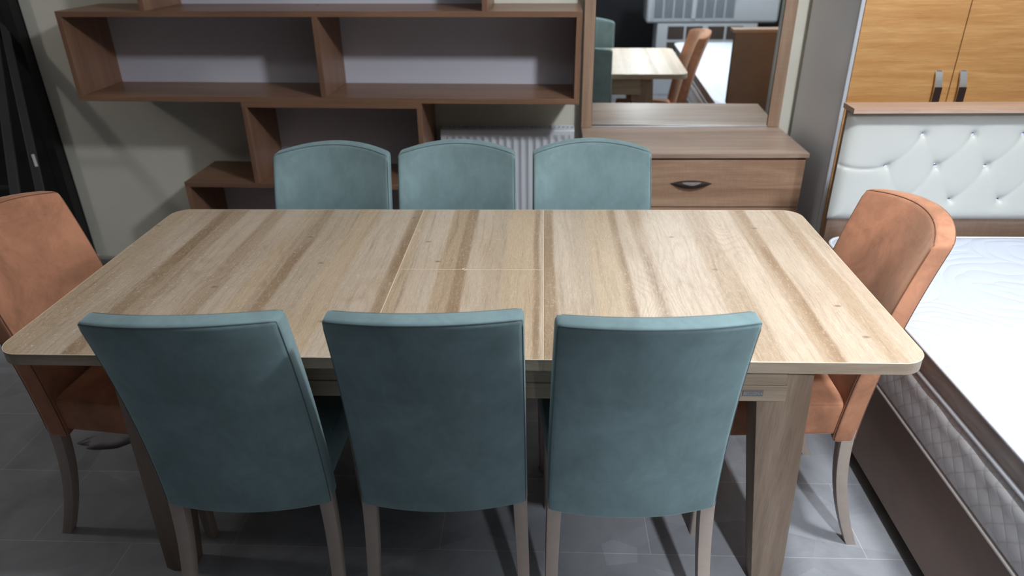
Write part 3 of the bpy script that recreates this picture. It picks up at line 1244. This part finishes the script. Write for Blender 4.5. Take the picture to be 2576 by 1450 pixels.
teal0 = make_chair('teal')
orange0 = make_chair('orange')
GT = 'teal suede chairs along the long sides of the table'
GO = 'orange suede chairs at the ends of the table'
PI = math.pi
chairs = [
    (teal0, -0.503, 0.198, PI + 0.045, 'teal suede dining chair, back to us, nearest the worn left end of the table', GT),
    (teal0, -0.040, 0.212, PI + 0.04, 'teal suede dining chair, its back to us, in the middle of the near side', GT),
    (teal0, 0.397, 0.205, PI + 0.05, 'teal suede dining chair, its back to us, beside the metal badge on the table', GT),
    (teal0, -0.498, 0.665, -0.025, 'teal suede dining chair facing us on the far side, leftmost, before the shelf boxes', GT),
    (teal0, -0.083, 0.678, 0.0, 'teal suede dining chair facing us, middle one on the far side of the table', GT),
    (teal0, 0.367, 0.69, 0.04, 'teal suede dining chair facing us on the far side, in front of the dressing table', GT),
    (orange0, 0.795, 0.433, -PI / 2 + 0.0, 'orange suede dining chair at the table end beside the mattress', GO),
    (orange0, -0.905, 0.395, PI / 2 - 0.06, 'orange suede dining chair at the left table end, partly cut off by the frame', GO),
]
used = set()
for src, x, y, rz, lab, grp in chairs:
    c = src if src.name not in used else copy_tree(src)
    used.add(src.name)
    c.location = (x, y, 0)
    c.rotation_euler = (0, 0, rz)
    c['label'] = lab
    c['group'] = grp

# ------------------------------------------------------------------ pale scrap on the floor under the left chair
bm = bmesh.new()
ctr = []
for i in range(20):
    a = 2 * math.pi * i / 20
    r = 1 + 0.18 * math.sin(3 * a + 0.6) + 0.08 * math.sin(7 * a)
    ctr.append((0.13 * r * math.cos(a), 0.045 * r * math.sin(a)))
c0 = bm.verts.new((0, 0, 0.022))
mid = [bm.verts.new((x * 0.6, y * 0.6, 0.016 + 0.007 * math.sin(i * 2.1))) for i, (x, y) in enumerate(ctr)]
rim = [bm.verts.new((x, y, 0.003)) for x, y in ctr]
for i in range(20):
    j = (i + 1) % 20
    bm.faces.new([c0, mid[i], mid[j]])
    bm.faces.new([mid[i], rim[i], rim[j], mid[j]])
bm.faces.new(list(reversed(rim)))
sc = obj('plastic_bag', bm, m_paper, None, smooth=True, loc=(-1.27, 0.64, 0.0), rot=(0, 0, 0.35))
tag(sc, 'pale crumpled plastic bag flat on the floor behind the left orange chair', 'bag')

# ------------------------------------------------------------------ seen only in the mirror: stacked white units behind the bed
ac = thing('air_conditioner', 'white outdoor air conditioner unit stacked on another, seen in the mirror', 'air conditioner', (0.98, -2.2, 0.665))
AW = 1.2
bm = soft_box((AW / 2, 0.17, 0.29), 0.03, (3, 2, 3), 4, lambda p: p + Vector((AW / 2, 0.17, 0.29)))
obj('casing', bm, m_ac, ac, smooth=True)
bm = bmesh.new()
gx0, gx1 = 0.06, 0.80
for i in range(26):
    z = 0.05 + i * 0.019
    bx(bm, gx0, gx1, 0.341, 0.347, z, z + 0.011, 0)
obj('grille', bm, m_acg, ac)
bm = bmesh.new()
for i in range(9):
    x = gx0 + (gx1 - gx0) * i / 8
    w = 0.02 if i == 4 else 0.006
    bx(bm, x - w, x + w, 0.3475, 0.353, 0.04, 0.56, 0.001)
obj('grille_bar', bm, m_ac, ac)
ac2 = thing('cooling_unit', 'lower white metal unit with dark openings carrying the air conditioner, seen in the mirror', 'cooling unit', (1.09, -2.22, 0))
bm = soft_box((0.46, 0.17, 0.332), 0.012, (2, 2, 2), 3, lambda p: p + Vector((0.46, 0.17, 0.332)))
obj('casing', bm, m_ac, ac2, smooth=True)
bm = bmesh.new()
for x0 in (0.10, 0.27, 0.47, 0.64):
    for z0 in (0.24, 0.38, 0.52):
        bx(bm, x0, x0 + 0.15, 0.341, 0.345, z0, z0 + 0.115, 0)
o = obj('opening_panel', bm, m_acdark, ac2)
